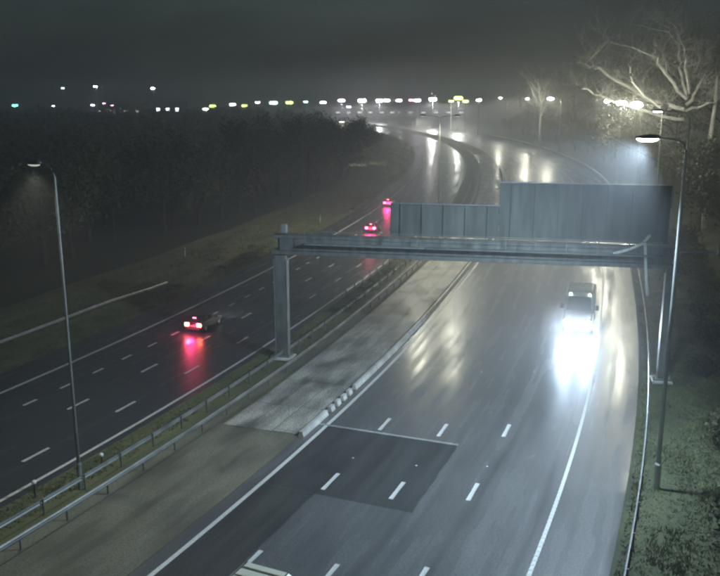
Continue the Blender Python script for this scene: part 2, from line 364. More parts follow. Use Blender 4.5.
def street_lamp(name, base, h, rz, arm, label, lens='white', power=0, Ls=1.1, Ws=0.42, group='motorway street lamps', rc=0.13, col=(1, .98, .78), drop=0.10, cutoff=False, twin=False, cat='street lamp', cmat=None, tilt=22):
    """Column with an outreach arm along local +x, a lantern with a bowl lens, and the lamp's own light."""
    COLUMN = cmat or MATS['painted steel column']
    r = empty(name, base, rz, label, cat, group)
    obj('base_sleeve', tubem([(0, 0, 0), (0, 0, 1.5), (0, 0, 1.6)], [rc * 1.45, rc * 1.45, rc], 10), COLUMN, r)
    smooth(obj('column', tubem([(0, 0, 1.55), (0, 0, h * .55), (0, 0, h - .5), (.12, 0, h - .12), (.4, 0, h)], [rc, rc * .8, rc * .6, rc * .55, rc * .5], 10), COLUMN, r))
    obj('bracket_arm', tubem([(.35, 0, h - .01), (arm * .6, 0, h + .10), (arm, 0, h + .14)], [rc * .5, rc * .42, rc * .4], 8), COLUMN, r)
    la = obj('lantern', lantern_bm(Ls, Ws), GREYP, r); la.location = (arm - .05, 0, h + .10)
    bm = bmesh.new(); bmesh.ops.create_uvsphere(bm, u_segments=12, v_segments=6, radius=1.0)
    bmesh.ops.transform(bm, matrix=Matrix.Diagonal((Ls * .44, Ws * .44, drop, 1)), verts=bm.verts)
    le = smooth(obj('lens', bm, LENS[lens], la)); le.location = (Ls * .52, 0, -.01)
    if twin:
        obj('bracket_arm', tubem([(-.05, 0, h - .25), (-.4, 0, h - .01), (-arm * .6, 0, h + .10), (-arm, 0, h + .14)], [rc * .5, rc * .46, rc * .42, rc * .4], 8), COLUMN, r)
        lb2 = obj('lantern', la.data, None, r); lb2.location = (-arm + .05, 0, h + .10); lb2.rotation_euler = (0, 0, math.pi)
        le2 = obj('lens', le.data, None, lb2); le2.location = (Ls * .52, 0, -.01)
    for q in ((1, -1) if twin else (1,)) if power else ():
        li = bpy.data.lights.new('lamp_light', 'SPOT' if cutoff else 'POINT'); li.energy = power; li.color = col; li.shadow_soft_size = 0.25
        lo = bpy.data.objects.new('lamp_light', li); C.objects.link(lo); lo.parent = r; lo.location = (q * (arm + Ls * .5), 0, h - .28)
        if cutoff:      # full cut-off lantern: no light above the horizontal
            lo.rotation_euler = (0, -q * R(tilt if cutoff < 160 else 0), 0)      # lanterns throw their light over the road, little behind
            li.spot_size = R(cutoff); li.spot_blend = .15 if cutoff > 170 else .6
    return r
def face(s, side):   # rotation so that local +x points across the road: side -1 = left, 1 = right
    return -heading(s) + (math.pi if side < 0 else 0)
street_lamp('street_lamp', P(44, -9.0), 17.9, face(44, -1), 0.9, 'thin grey lamp column with dim lantern rising from the median', lens='dim', Ls=0.9, power=1300, cutoff=112, tilt=0, rc=.095, cmat=DARKCOL2)
street_lamp('street_lamp', P(56, 20.85), 19.2, face(56, -1), 1.3, 'nearest bright lamp on its tall column at the right edge', power=17000, cutoff=150, col=(.62, .82, 1), tilt=40, Ls=1.25, Ws=.5, drop=.16)
right = [(98, 23.0, 19.9, 'dimmer lamp column just behind the nearest bright lamp', 1.0, .45, 'mid'), (137, 23.4, 20.2, 'right one of the two brightest far verge lamps', 2.1, 1.0, 'white'),
         (175, 24.6, 20.2, 'left one of the two brightest far verge lamps', 2.6, 1.2, 'white'), (215, 26, 20.4, 'smaller verge lamp left of the two brightest', 1.6, 1.0, 'white'),
         (339, 27.5, 20.7, 'lone bright lamp over the outer bend', 3.0, 1.7, 'white'), (392, 27.5, 20.6, 'faint lamp in the haze over the outer bend', 2.2, 1.3, 'mid'),
         (449, 27.5, 20.9, 'last faint verge lamp before the far lamp row', 2.6, 1.5, 'mid')]
for s, o, h, lb, Ls, Ws, ln in right:
    street_lamp('street_lamp', P(s, o), h, face(s, -1), 2.6, lb, lens=ln, cutoff=0 if 130 < s < 230 or s in (339, 392) else 178 if s > 300 else 150, power={98: 1500, 137: 8000, 175: 9000, 215: 8500, 392: 22000}.get(s, 16000), Ls=Ls, Ws=Ws, drop=.45 if s > 130 else .12)
street_lamp('street_lamp', Vector((-1.3, 268.7, 0.0)), 13.6, face(250, -1), 3.6, 'short faint lamp standing among the trees left of the bend', lens='mid', power=12000, cutoff=150, Ls=2.0, Ws=.8)
street_lamp('street_lamp', P(131, -8.0), 18.6, face(131, 1), 2.2, 'slim twin-armed median lamp column rising behind the lower sign board', lens='dim', power=5500, cutoff=165, twin=True, rc=.07, Ls=.9, Ws=.36, cmat=DARKCOL)
# the row of lights along the horizon
far = [(476, 99, 'white', 0), (463, 100, 'lime', 0), (456, 96.5, 'lime', 1), (449, 100, 'lime', 0), (431, 97.7, 'white', 1), (416, 99, 'violet', 0), (410, 99, 'pink', 0),
       (398, 99.2, 'mid', 0), (386, 99, 'mid', 0), (379, 99.3, 'white', 1), (362, 99, 'white', 1), (349, 105.5, 'violet', 0), (342, 99, 'violet', 1), (324, 101, 'mid', 0),
       (307, 100.7, 'cyan', 0), (291, 101, 'lime', 1), (275.5, 101, 'cyan', 1), (260, 101.3, 'mid', 0), (247, 104.3, 'lime', 0), (235.5, 103, 'mid', 0), (216, 104.5, 'lime', 1), (209, 107.5, 'mid', 0)]
cname = {'white': 'white', 'lime': 'yellow green', 'violet': 'violet', 'pink': 'pink', 'mid': 'dull white', 'cyan': 'pale cyan', 'blue': 'blue white', 'green': 'green'}
words = ['first', 'second', 'third', 'fourth', 'fifth', 'sixth', 'seventh', 'eighth', 'ninth', 'tenth', 'eleventh', 'twelfth', 'thirteenth', 'fourteenth', 'fifteenth', 'sixteenth',
         'seventeenth', 'eighteenth', 'nineteenth', 'twentieth', 'twenty-first', 'twenty-second']
def mast(x, y, h, lens, label, size, group, power=0):
    """High mast light: pole and a crown ring of lanterns."""
    r = empty('high_mast_light', (x, y, -.05), 0, label, 'mast light', group)
    obj('pole', tubem([(0, 0, 0), (0, 0, h * .5), (0, 0, h)], [.38, .28, .18], 7), COLUMN, r)
    bm = bmesh.new(); n = 12; rr = size * .3
    tube(bm, [(rr * math.cos(2 * math.pi * k / n), rr * math.sin(2 * math.pi * k / n), h) for k in range(n + 1)], .12, 5, False)
    for k in range(3):
        a = math.pi * k / 3; tube(bm, [(-rr * math.cos(a), -rr * math.sin(a), h), (rr * math.cos(a), rr * math.sin(a), h)], .09, 4)
    obj('lantern_ring', bm, GALV_D, r)
    bm = bmesh.new(); bmesh.ops.create_uvsphere(bm, u_segments=8, v_segments=5, radius=size * .27)  # lanterns oversized to imitate the glow round each light
    bmesh.ops.transform(bm, matrix=Matrix.Diagonal((1, 1, .85, 1)), verts=bm.verts)
    me = bpy.data.meshes.new('lantern'); bm.to_mesh(me); bm.free(); me.materials.append(LENS[lens])
    for k in range(5):
        o = obj('lantern', me, parent=r); a = 2 * math.pi * k / 5 + .3; o.location = (rr * math.cos(a), rr * math.sin(a), h - size * .2)
    if power:
        li = bpy.data.lights.new('mast_lamp', 'SPOT'); li.spot_size = R(178); li.spot_blend = .1; li.energy = power; li.shadow_soft_size = size * .3
        lo = bpy.data.objects.new('mast_lamp', li); C.objects.link(lo); lo.parent = r; lo.location = (0, 0, h - size * .6)
F_PX = 823.3
for i, (u, v, ln, big) in enumerate(far):
    # the masts stand along the road where it bends away to the left
    s = np.interp(u, [200, 340, 476], [1080, 800, 500])
    y = P(s).y + 12; x = (u - 360) / F_PX * y; h = CAM_H - (v - 97.2) / F_PX * y
    mast(x, y, h, ln, '%s light, %s from the right in the horizon lamp row' % (cname[ln], words[i]), ((6.0 if big else 4.4) * y / 800 + .8) * (.8 + .4 * ((i * 37) % 11) / 11), 'lamp row along the horizon', power=26000 if (u > 340 and big) else 0)
for u, v, ln, sz, lb in ((23, 104, 'green', 4.5, 'green light at the left end of the horizon'), (71, 88, 'cyan', 2.6, 'high pale mast light, left of the three above the left horizon'),
        (103, 86.5, 'blue', 3.0, 'high blue white mast light, middle of the three above the left horizon'), (158.5, 88, 'white', 3.0, 'high white mast light, right of the three above the left horizon'),
        (99, 104, 'violet', 3.2, 'low violet white light under the blue mast light'), (110, 102.5, 'pink', 2.4, 'pink light just right of the violet one'),
        (118, 104.5, 'pink', 2.2, 'fainter pink light on the left horizon'), (60.5, 105, 'mid', 2.2, 'flat dull light between the green and violet ones')):
    y = 690.0; mast((u - 360) / F_PX * y, y, CAM_H - (v - 97.2) / F_PX * y, ln, lb, sz, 'lights on the left horizon')

# ------------------------------------------------------------------ sign gantry over the oncoming carriageway
gA = P(70, -9.0); gB = P(74.2, 20.95); gd = (gB - gA); gl = gd.length
g = empty('sign_gantry', gA, math.atan2(gd.y, gd.x), 'long grey sign gantry spanning the oncoming lanes, sign backs facing the camera', 'gantry')
def gcol(x):
    r = obj('column', boxm(x, 0, 4.6, 1.0 if x == 0 else .62, .6, 9.2, bev=.06), GREYP, g)
    obj('base_plate', boxm(x, 0, .30, 1.4, 1.1, .12, bev=.02), GALV_D, r)
    bm = bmesh.new()
    for q in (-1, 1): box(bm, x + q * (.53 if x == 0 else .34), 0, 4.4, .05, .66, 8.2)
    obj('flange', bm, GALV, r)
    bm = bmesh.new()
    for a in (-.6, .6):
        for b in (-.42, .42): tube(bm, [(x + a, b, .36), (x + a, b, .50)], .05, 6)
    obj('anchor_bolts', bm, GALV_D, r)
gcol(0); gcol(gl)
for x_ in (0, gl): obj('plinth', boxm(x_, 0, .12, 1.9 if x_ == 0 else 1.5, 1.5, .235, bev=.05), PCONC, g)
obj('bottom_beam', boxm(gl / 2 - .1, 0, 9.12, gl + 1.1, 1.05, .34, bev=.04), GREYP, g)
obj('top_beam', boxm(gl / 2 - .1, -.32, 10.42, gl + .9, .30, .26, bev=.03), GREYP, g)
obj('top_beam', boxm(gl / 2 - .1, .42, 10.42, gl + .9, .30, .26, bev=.03), GREYP, g)
obj('web_panel', boxm(gl / 2 - .1, .42, 9.80, gl + .5, .05, 1.0), SIGNB, g)
nb = 8
for i in range(nb):      # plated front face in bolted lengths
    x0 = gl * i / nb; x1 = gl * (i + 1) / nb
    pl = obj('face_plate', boxm((x0 + x1) / 2, -.36, 9.80, x1 - x0 - .03, .05, .96, bev=.01), GREYP, g)
    bm = bmesh.new()
    for q in range(4): tube(bm, [(x0 + .12, -.385, 9.45 + .23 * q), (x0 + .12, -.41, 9.45 + .23 * q)], .028, 6)
    obj('bolts', bm, GALV_D, pl)
obj('walkway', boxm(2.1 + 5.0, -.95, 9.98, 9.6, .72, .07, bev=.01), GALV, g)  # brighter steel on this length imitates a highlight
obj('walkway', boxm(gl / 2 + 5.6, -.95, 9.98, gl - 12.8, .72, .07, bev=.01), GALV_D, g)
hr = obj('handrail', tubem([(2.4, -1.28, 11.05), (gl - 1.0, -1.28, 11.05)], .028, 6), GALV_D, g)
bm = bmesh.new()
for i in range(13): tube(bm, [(2.4 + (gl - 3.4) * i / 12, -1.28, 9.98), (2.4 + (gl - 3.4) * i / 12, -1.28, 11.05)], .022, 5)
obj('stanchions', bm, GALV_D, hr)
def sign(x0, x1, z0, z1, nr, lb):
    p = obj('sign_panel', boxm((x0 + x1) / 2, .78, (z0 + z1) / 2, x1 - x0, .10, z1 - z0, bev=.02), SIGNB, g, label=lb)
    for i in range(nr):
        x = x0 + (x1 - x0) * (i + .5) / nr
        obj('stiffener', boxm(x, .66, (z0 + z1) / 2, .11, .12, z1 - z0 - .06), SIGNB, p)
    for z in (z0 + .25, z1 - .25): obj('rail', boxm((x0 + x1) / 2, .715, z, x1 - x0 - .1, .028, .05), SIGNB, p)
    bm = bmesh.new(); box(bm, (x0 + x1) / 2, .66, z1 + .03, x1 - x0 + .1, .38, .05); obj('drip_cap', bm, GALV, p)
sign(8.9, 17.42, 10.62, 13.2, 5, 'lower sign board seen from behind')
sign(17.44, 30.0, 10.62, 15.0, 7, 'taller sign board seen from behind')
for k in range(9):
    bx_ = 3.0 + k * 3.1; obj('cable_bracket', boxm(bx_, -.40, 9.28, .08, .10, .14), GALV_D, g)
bm = bmesh.new(); tube(bm, [(1.0 + k * .9, -.47, 9.30 - .05 * math.sin(k * math.pi / 1.72) ** 2) for k in range(31)], .035, 5); obj('cable', bm, DARKM, g)
for k in (6.2, 15.5, 24.0): obj('junction_box', boxm(k, -.47, 9.78, .42, .16, .5, bev=.02), GALV_D, g)
obj('control_cabinet', boxm(.35, -.1, 11.05, .5, .4, .7, bev=.03), GALV, g)
# added white conduit tracing a lens smear, and end outrigger at the right column
smooth(obj('smear_tube', tubem([(gl - 4.3, -.75, 10.0), (gl - 3.2, -.75, 10.35), (gl - 2.3, -.75, 10.8), (gl - 1.75, -.75, 11.5)], .12, 8), WHITEP, g))
smooth(obj('smear_tube', tubem([(gl - 2.1, -.75, 11.0), (gl - 1.95, -.75, 9.6), (gl - 1.8, -.75, 8.2), (gl - 1.6, -.75, 6.9)], .11, 8), WHITEP, g))
out = obj('outrigger_arm', tubem([(gl + .2, 0, 10.2), (gl + 3.1, 0, 10.25)], .11, 8), GALV, g)
obj('end_cap', tubem([(gl + 3.1, 0, 10.25), (gl + 3.25, 0, 10.25)], .17, 8), WHITEP, out)

# ------------------------------------------------------------------ small roadside furniture
def marker(name, p, h, rz, lb):
    r = empty(name, p, rz, lb, 'marker post', 'roadside marker posts')
    obj('post', boxm(0, 0, h * .5, .12, .06, h, bev=.015), WHITEP, r)
    obj('reflector_band', boxm(0, -.002, h * .82, .126, .068, .12), DARKM, r)
    obj('cap', boxm(0, 0, h + .015, .14, .08, .03), WHITEP, r)
marker('marker_post', P(107, -38.2, .42), 1.2, -heading(107), 'white marker post on the dark grass bank above the red-lit car')
marker('marker_post', P(146, -31.0, 0), 1.2, -heading(146), 'white marker post on the verge left of the gantry beam')
def plant_box(p, rz, lb):
    r = empty('utility_marker', p, rz, lb, 'utility marker', 'utility markers in the median')
    obj('pole', tubem([(0, 0, 0), (0, 0, .75)], .05, 7), DARKM, r)
    bm = bmesh.new(); bmesh.ops.create_icosphere(bm, subdivisions=2, radius=.13); bmesh.ops.translate(bm, verts=bm.verts, vec=(0, 0, .88))
    smooth(obj('head', bm, WHITEP, r))
plant_box(P(46.6, -9.6), 0, 'small white-topped marker in the median right of the lamp column foot')
plant_box(P(42.2, -10.6), 0, 'small white-topped marker in the median left of the lamp column foot')

# ------------------------------------------------------------------ vehicles
TAIL = emit('tail light red', (1.0, 0.03, 0.16), 26); TAIL_N = emit('tail light orange red', (1.0, 0.10, 0.05), 24)
BRAKE = emit('brake light red', (1.0, 0.06, 0.10), 30)
HEAD = emit('headlight white', (0.80, 0.90, 1.0), 200)
MARK = emit('roof marker lamp', (0.75, 1.0, 0.95), 14)
GLASS = mat('dark car glass', (0.015, 0.018, 0.02), 0.06, 0.0, coat=0.6, spec=0.8)
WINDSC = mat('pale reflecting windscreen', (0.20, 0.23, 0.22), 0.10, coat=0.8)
RIM = mat('alloy rim', (0.5, 0.5, 0.52), 0.3, 0.9)
PLATE = mat('yellow plate', (0.7, 0.55, 0.06), 0.5)
def ring_sec(x, hw, z0, z1, tuck=.88):
    """Rounded body cross-section at length x (nose at +x)."""
    return [Vector((x, y, z)) for y, z in ((-hw * .82, z0), (hw * .82, z0), (hw * .97, z0 + .14), (hw, z0 + (z1 - z0) * .55), (hw * .97, z1 - .10), (hw * tuck, z1),
            (-hw * tuck, z1), (-hw * .97, z1 - .10), (-hw, z0 + (z1 - z0) * .55), (-hw * .97, z0 + .14))]
def wheel_set(r, xs_, hw, rad):
    for x in xs_:
        for q in (-1, 1):
            bm = bmesh.new()
            y0 = q * (hw - .21)
            tube(bm, [(x, y0, rad), (x, y0 + q * .03, rad), (x, y0 + q * .18, rad), (x, y0 + q * .21, rad)], [rad * .9, rad, rad, rad * .9], 18)
            wh = obj('wheel', bm, DARKM, r)
            smooth(obj('rim', tubem([(x, y0 + q * .17, rad), (x, y0 + q * .222, rad), (x, y0 + q * .226, rad)], [rad * .64, rad * .62, rad * .2], 14), RIM, wh))
def hatchback(s, off, paint, label, tail=TAIL, glow=60):
    p = P(s, off, .012); r = empty('car', p, math.pi / 2 - heading(s), label, 'car', 'cars driving away')
    Ln, hw = 4.3, .89
    bm = bmesh.new()
    loft(bm, [ring_sec(-2.15, .76, .42, .86), ring_sec(-2.08, .84, .28, .96), ring_sec(-1.5, hw, .22, 1.0), ring_sec(0, hw, .20, .98), ring_sec(1.0, hw, .22, .95),
              ring_sec(1.7, .86, .24, .84), ring_sec(2.05, .78, .30, .70), ring_sec(2.15, .66, .40, .60)])
    bo = smooth(obj('body', bm, paint, r))
    def cab(x, hwb, hwt, zb, zt): return [Vector((x, y, z)) for y, z in ((-hwb, zb), (hwb, zb), (hwt, zt - .05), (hwt * .86, zt), (-hwt * .86, zt), (-hwt, zt - .05))]
    bm = bmesh.new()
    loft(bm, [cab(-2.02, .74, .70, .94, 1.0), cab(-1.72, .78, .64, .95, 1.36), cab(-1.35, .80, .64, .95, 1.46), cab(-.3, .81, .66, .94, 1.50), cab(.25, .80, .62, .92, 1.42), cab(1.05, .76, .68, .90, .95)])
    obj('cabin', bm, paint, r)
    ca = r
    bm = bmesh.new(); quad(bm, (-2.045, -.66, 1.015), (-2.045, .66, 1.015), (-1.765, .57, 1.345), (-1.765, -.57, 1.345)); obj('rear_window', bm, GLASS, ca)
    bm = bmesh.new(); quad(bm, (1.07, -.66, .965), (.30, -.56, 1.40), (.30, .56, 1.40), (1.07, .66, .965)); obj('windscreen', bm, GLASS, ca)
    for q in (-1, 1):
        for xa, xb in ((-1.62, -.72), (-.62, .22)):
            bm = bmesh.new(); quad(bm, (xa, q * .818, 1.0), (xb, q * .818, 1.0), (xb - .06, q * .685, 1.37), (xa + .08, q * .685, 1.37)); obj('side_window', bm, GLASS, ca)
        tl = obj('tail_light', boxm(-2.12, q * .62, .80, .14, .46, .32, bev=.04), tail, r)
        obj('wing_mirror', boxm(.62, q * .97, .98, .14, .18, .13, bev=.03), paint, r)
        obj('headlight', boxm(2.0, q * .58, .62, .14, .32, .14, bev=.03), WHITEP, r)
    obj('brake_light', boxm(-1.80, 0, 1.40, .05, .30, .035), BRAKE, r)
    obj('rear_bumper', boxm(-2.14, 0, .44, .16, 1.56, .24, bev=.05), DARKM, r)
    obj('number_plate', boxm(-2.15, 0, .70, .02, .52, .11), PLATE, r)
    wheel_set(r, (-1.32, 1.30), hw, .32)
    li = bpy.data.lights.new('tail_glow', 'POINT'); li.energy = glow; li.color = (1, .04, .22); li.shadow_soft_size = .45
    lo = bpy.data.objects.new('tail_glow', li); C.objects.link(lo); lo.parent = r; lo.location = (-2.75, 0, .8)
    # dipped beams on the road ahead
    for q in (-1, 1):
        li = bpy.data.lights.new('dipped_beam', 'SPOT'); li.energy = 250; li.color = (.95, .97, 1); li.spot_size = R(50); li.spot_blend = .7; li.shadow_soft_size = .07
        lo = bpy.data.objects.new('dipped_beam', li); C.objects.link(lo); lo.parent = r; lo.location = (2.3, q * .58, .65); lo.rotation_euler = (0, R(-86), 0)
    return r
RED = mat('dark red car paint', (0.20, 0.02, 0.02), 0.35, 0.2, coat=0.8); BLK = mat('black car paint', (0.02, 0.02, 0.025), 0.3, 0.2, coat=0.8); SIL = mat('silver car paint', (0.4, 0.41, 0.42), 0.35, 0.5, coat=0.8)
hatchback(76.5, -20.0, BLK, 'car with bright red tail lights nearest the camera on the left carriageway', tail=TAIL_N, glow=110)
hatchback(138.5, -19.8, RED, 'red-lit car beside the left end of the sign boards', glow=150)
hatchback(172, -23.3, SIL, 'farthest red-lit car, just above the sign boards', glow=150)

def van(s, off, label, sc_=1.0, lit=True):
    p = P(s, off, .012); r = empty('van', p, -math.pi / 2 - heading(s), label, 'van'); r.scale = (sc_, sc_, sc_)
    hw = 1.0; pn = mat('van paint', (0.55, 0.56, 0.55) if lit else (0.72, 0.70, 0.56), 0.35, 0.0, noise=.1, nscale=2, coat=.7)
    bm = bmesh.new()
    loft(bm, [ring_sec(-2.6, .92, .38, 2.34, .80), ring_sec(-2.5, .99, .28, 2.42, .80), ring_sec(-.5, hw, .26, 2.46, .80), ring_sec(.70, hw, .26, 2.42, .78), ring_sec(.95, hw, .26, 2.30, .76),
              ring_sec(1.62, hw, .26, 1.32, .86), ring_sec(2.35, .96, .28, 1.12, .84), ring_sec(2.62, .86, .34, .94, .84), ring_sec(2.70, .74, .42, .78, .84)])
    smooth(obj('body', bm, pn, r), False)
    bm = bmesh.new(); quad(bm, (1.60, -.80, 1.40), (1.60, .80, 1.40), (1.02, .70, 2.22), (1.02, -.70, 2.22)); bmesh.ops.translate(bm, verts=bm.verts, vec=(.04, 0, .02)); obj('windscreen', bm, WINDSC, r)
    for q in (-1, 1):
        bm = bmesh.new(); quad(bm, (.20, q * 1.006, 1.45), (1.25, q * 1.006, 1.40), (.95, q * .985, 2.05), (.20, q * .985, 2.08)); obj('side_window', bm, GLASS, r)
        hl = obj('headlight', tubem([(2.46, q * .70, .80), (2.70, q * .70, .80), (2.72, q * .70, .80)], [.22, .22, .12], 14), WHITEP, r)
        obj('lens', tubem([(2.705, q * .70, .80), (2.77, q * .70, .80)], [.205, .15], 14), HEAD if lit else GLASS, hl)
        obj('wing_mirror', boxm(1.15, q * 1.14, 1.55, .12, .22, .34, bev=.04), DARKM, r)
        obj('marker_lamp', boxm(1.0, q * .62, 2.405, .10, .12, .07, bev=.015), MARK if lit else WHITEP, r)
        if not lit: continue
        li = bpy.data.lights.new('headlight_beam', 'SPOT'); li.energy = 1700; li.color = (.52, .74, 1.0); li.spot_size = R(80); li.spot_blend = .9; li.shadow_soft_size = .15
        lo = bpy.data.objects.new('headlight_beam', li); C.objects.link(lo); lo.parent = r; lo.location = (2.80, q * .70, .80); lo.rotation_euler = (0, R(-87), 0)
    for k in range(6): obj('roof_rib', boxm(-2.2 + k * .5, 0, 2.462, .10, 1.5, .035, bev=.012), pn, r)
    obj('roof_seam', boxm(-.9, .80, 2.44, 3.2, .03, .03), DARKM, r); obj('roof_seam', boxm(-.9, -.80, 2.44, 3.2, .03, .03), DARKM, r)
    obj('bumper', boxm(2.62, 0, .46, .22, 1.78, .26, bev=.06), DARKM, r)
    obj('grille', boxm(2.655, 0, .76, .10, .86, .18, bev=.02), DARKM, r)
    bm = bmesh.new()
    for q in (-1, 1): tube(bm, [(1.70, q * .38, 1.36), (1.40, q * .10, 1.74)], .014, 5)
    obj('wipers', bm, DARKM, r)
    wheel_set(r, (-1.75, 1.70), hw, .36)
van(88.5, 13.9, 'tall oncoming pale van with glaring white headlights on the wet near lane', 1.4)
van(34.3, 7.0, 'pale van roof cut off by the bottom edge of the picture', 1.2, False)

# ------------------------------------------------------------------ vegetation
def limb_tree(h, rad, seed, leafy=True, n_limb=9, depth=2, spread=.45):
    """Trunk with limbs (skeleton tubes) and tips for the foliage."""
    rg = random.Random(seed); bm = bmesh.new(); tips = []
    lean = Vector((rg.uniform(-.04, .04), rg.uniform(-.04, .04), 1)).normalized()
    trunk = [lean * (h * .75 * i / 5) + Vector((rg.uniform(-.15, .15), rg.uniform(-.15, .15), 0)) * (i > 0) for i in range(6)]
    tube(bm, trunk, [rad * (1 - .15 * i) for i in range(6)], 8)
    def grow(p, d, ln, r, lev):
        pts = [p]; q = p.copy(); dd = d.copy()
        for i in range(4):
            dd = (dd + Vector((rg.uniform(-.25, .25), rg.uniform(-.25, .25), rg.uniform(-.08, .22)))).normalized(); q = q + dd * ln / 4; pts.append(q.copy())
        tube(bm, pts, [r * (1 - .19 * i) for i in range(5)], 5 if lev else 6, False)
        tips.append((pts[-1], lev)); tips.append((pts[-2], lev))
        if lev < depth:
            for k in range(3):
                b = pts[rg.choice((2, 3, 4))]; nd = (dd + Vector((rg.uniform(-.9, .9), rg.uniform(-.9, .9), rg.uniform(-.2, .6)))).normalized()
                grow(b, nd, ln * .58, r * .5, lev + 1)
    for i in range(n_limb):
        f = rg.uniform(.30, .98); a = 2 * math.pi * (i / n_limb + rg.uniform(-.05, .05)); p = lean * (h * .75 * f)
        d = Vector((math.cos(a), math.sin(a), rg.uniform(.25, .8))).normalized()
        grow(p, d, h * spread * (1.1 - .6 * f), rad * .38 * (1.2 - f * .6), 1 if depth > 1 else depth)
    return bm, tips
def leaves(tips, n, size, seed, rad=1.3):
    rg = np.random.default_rng(seed); vs = []; fs = []
    T = np.array([tuple(t[0]) for t in tips])
    for i in range(n):
        c = T[rg.integers(len(T))] + rg.normal(0, rad * .5, 3)
        a = rg.normal(0, 1, 3); a /= np.linalg.norm(a); b = np.cross(a, rg.normal(0, 1, 3)); b /= np.linalg.norm(b)
        sz = size * rg.uniform(.5, 1.2); k = len(vs)
        vs += [tuple(c - a * sz), tuple(c + b * sz * .55), tuple(c + a * sz), tuple(c - b * sz * .55)]; fs.append((k, k + 1, k + 2, k + 3))
    return vs, fs
protos = []
for i, (h, m, n) in enumerate(((13, LEAF_A, 3600), (11, LEAF_B, 3200), (15, LEAF_C, 4200), (12, LEAF_B, 3400))):
    bm, tips = limb_tree(h, .24 + .01 * h, 11 + i); tm = bpy.data.meshes.new('trunk'); bm.to_mesh(tm); bm.free(); tm.materials.append(BARK)
    cm = bpy.data.meshes.new('crown'); v, f = leaves(tips, n, .30, 31 + i, 1.7); cm.from_pydata(v, [], f); cm.materials.append(m); protos.append((tm, cm, h))
def tree(name, p, k, sc_, rz, label, group):
    tm, cm, h = protos[k]; r = empty(name, p, rz, label, 'tree', group); r.scale = (sc_, sc_, sc_ * random.uniform(.9, 1.1))
    obj('trunk', tm, parent=r); obj('crown', cm, parent=r); return r
# wood edge along the left verge
for i in range(44):
    s = 66 + i * 5.6 + random.uniform(-2, 2); o = -46 - random.uniform(0, 9) - (6 if s < 130 else 0) + (4 if s > 190 else 0)
    tree('broadleaf_tree', P(s, o, -.1), random.randrange(4), random.uniform(.45, 1.2), random.uniform(0, 6.28), 'dark broadleaf tree at the edge of the wood left of the motorway', 'trees at the wood edge')
# far dark wood: nobody could count it
vs = []; fs = []
rg = np.random.default_rng(5)
for i in range(1500):
    d = 60 + 760 * rg.random() ** .7; u = rg.uniform(-.56, .02); x = u * d * .92; y = d
    th_s = np.interp(y, PY[:3600], PS[:3600]); lim = P(th_s, -62).x
    if x > lim: continue
    hh = rg.uniform(8, 14.5) * (1 if d > 140 else .75); rr = rg.uniform(2.6, 4.6); nq = 70 if d < 300 else 34; sz = .55 if d < 300 else .95
    cz = hh * .58
    for q in range(nq):
        v = rg.normal(0, 1, 3); v /= np.linalg.norm(v); c = np.array((x, y, cz)) + v * np.array((rr, rr, hh * .42)) * rg.uniform(.55, 1.05)
        a = rg.normal(0, 1, 3); a /= np.linalg.norm(a); b = np.cross(a, v); k = len(vs); z_ = sz * rg.uniform(.6, 1.5)
        vs += [tuple(c - a * z_), tuple(c + b * z_ * .7), tuple(c + a * z_), tuple(c - b * z_ * .7)]; fs.append((k, k + 1, k + 2, k + 3))
obj('far_wood', (vs, fs), LEAF_A, label='dark unlit wood reaching to the horizon on the left', cat='wood', kind='stuff')
# trees behind the right verge
for i in range(36):
    s = 128 + i * 10.5 + random.uniform(-3, 3); o = r_shoulder(s) + 10 + random.uniform(0, 12)
    tree('broadleaf_tree', P(s, o, .5), random.choice((1, 2, 3)), random.uniform(.7, 1.15), random.uniform(0, 6.28), 'hazy lamplit tree on the bank along the outside of the bend', 'trees outside the bend')
LEAF_VEIL = leafmat('veil pale foliage', (0.26, 0.265, 0.21))  # for the added tall trees: pale leaf colour imitates the grey glare veil
bm, tips = limb_tree(26, .5, 77, n_limb=14, depth=2, spread=.40); tm = bpy.data.meshes.new('trunk'); bm.to_mesh(tm); bm.free(); tm.materials.append(BARK)
cm = bpy.data.meshes.new('crown'); v, f = leaves(tips, 30000, .16, 78, 3.6); cm.from_pydata(v, [], f); cm.materials.append(LEAF_VEIL); protos.append((tm, cm, 26))
for s_, o_, sc_, lb in ((166, 37, 1.25, 'added pale tall tree for the grey veil, behind the bare branches at the right edge'), (176, 31.5, 1.0, 'added pale tall tree for the grey veil, behind the two brightest verge lamps'), (200, 34, 1.25, 'added pale tall tree for the grey veil, left of the bare tree'),
        (236, 37, 1.3, 'added pale tall tree for the grey veil, above the smaller verge lamp'), (300, 40, 1.3, 'added pale tall tree for the grey veil, right of the lone lamp on the bend'), (372, 40, 1.4, 'added pale tall tree for the grey veil, left of the lone lamp on the bend'), (438, 42, 1.4, 'added pale tall tree for the grey veil, beside the domed bare tree')):
    tree('veil_tree', P(s_, o_, .5), 4, sc_, s_ * 1.7, lb, 'added tall trees for the grey veil')
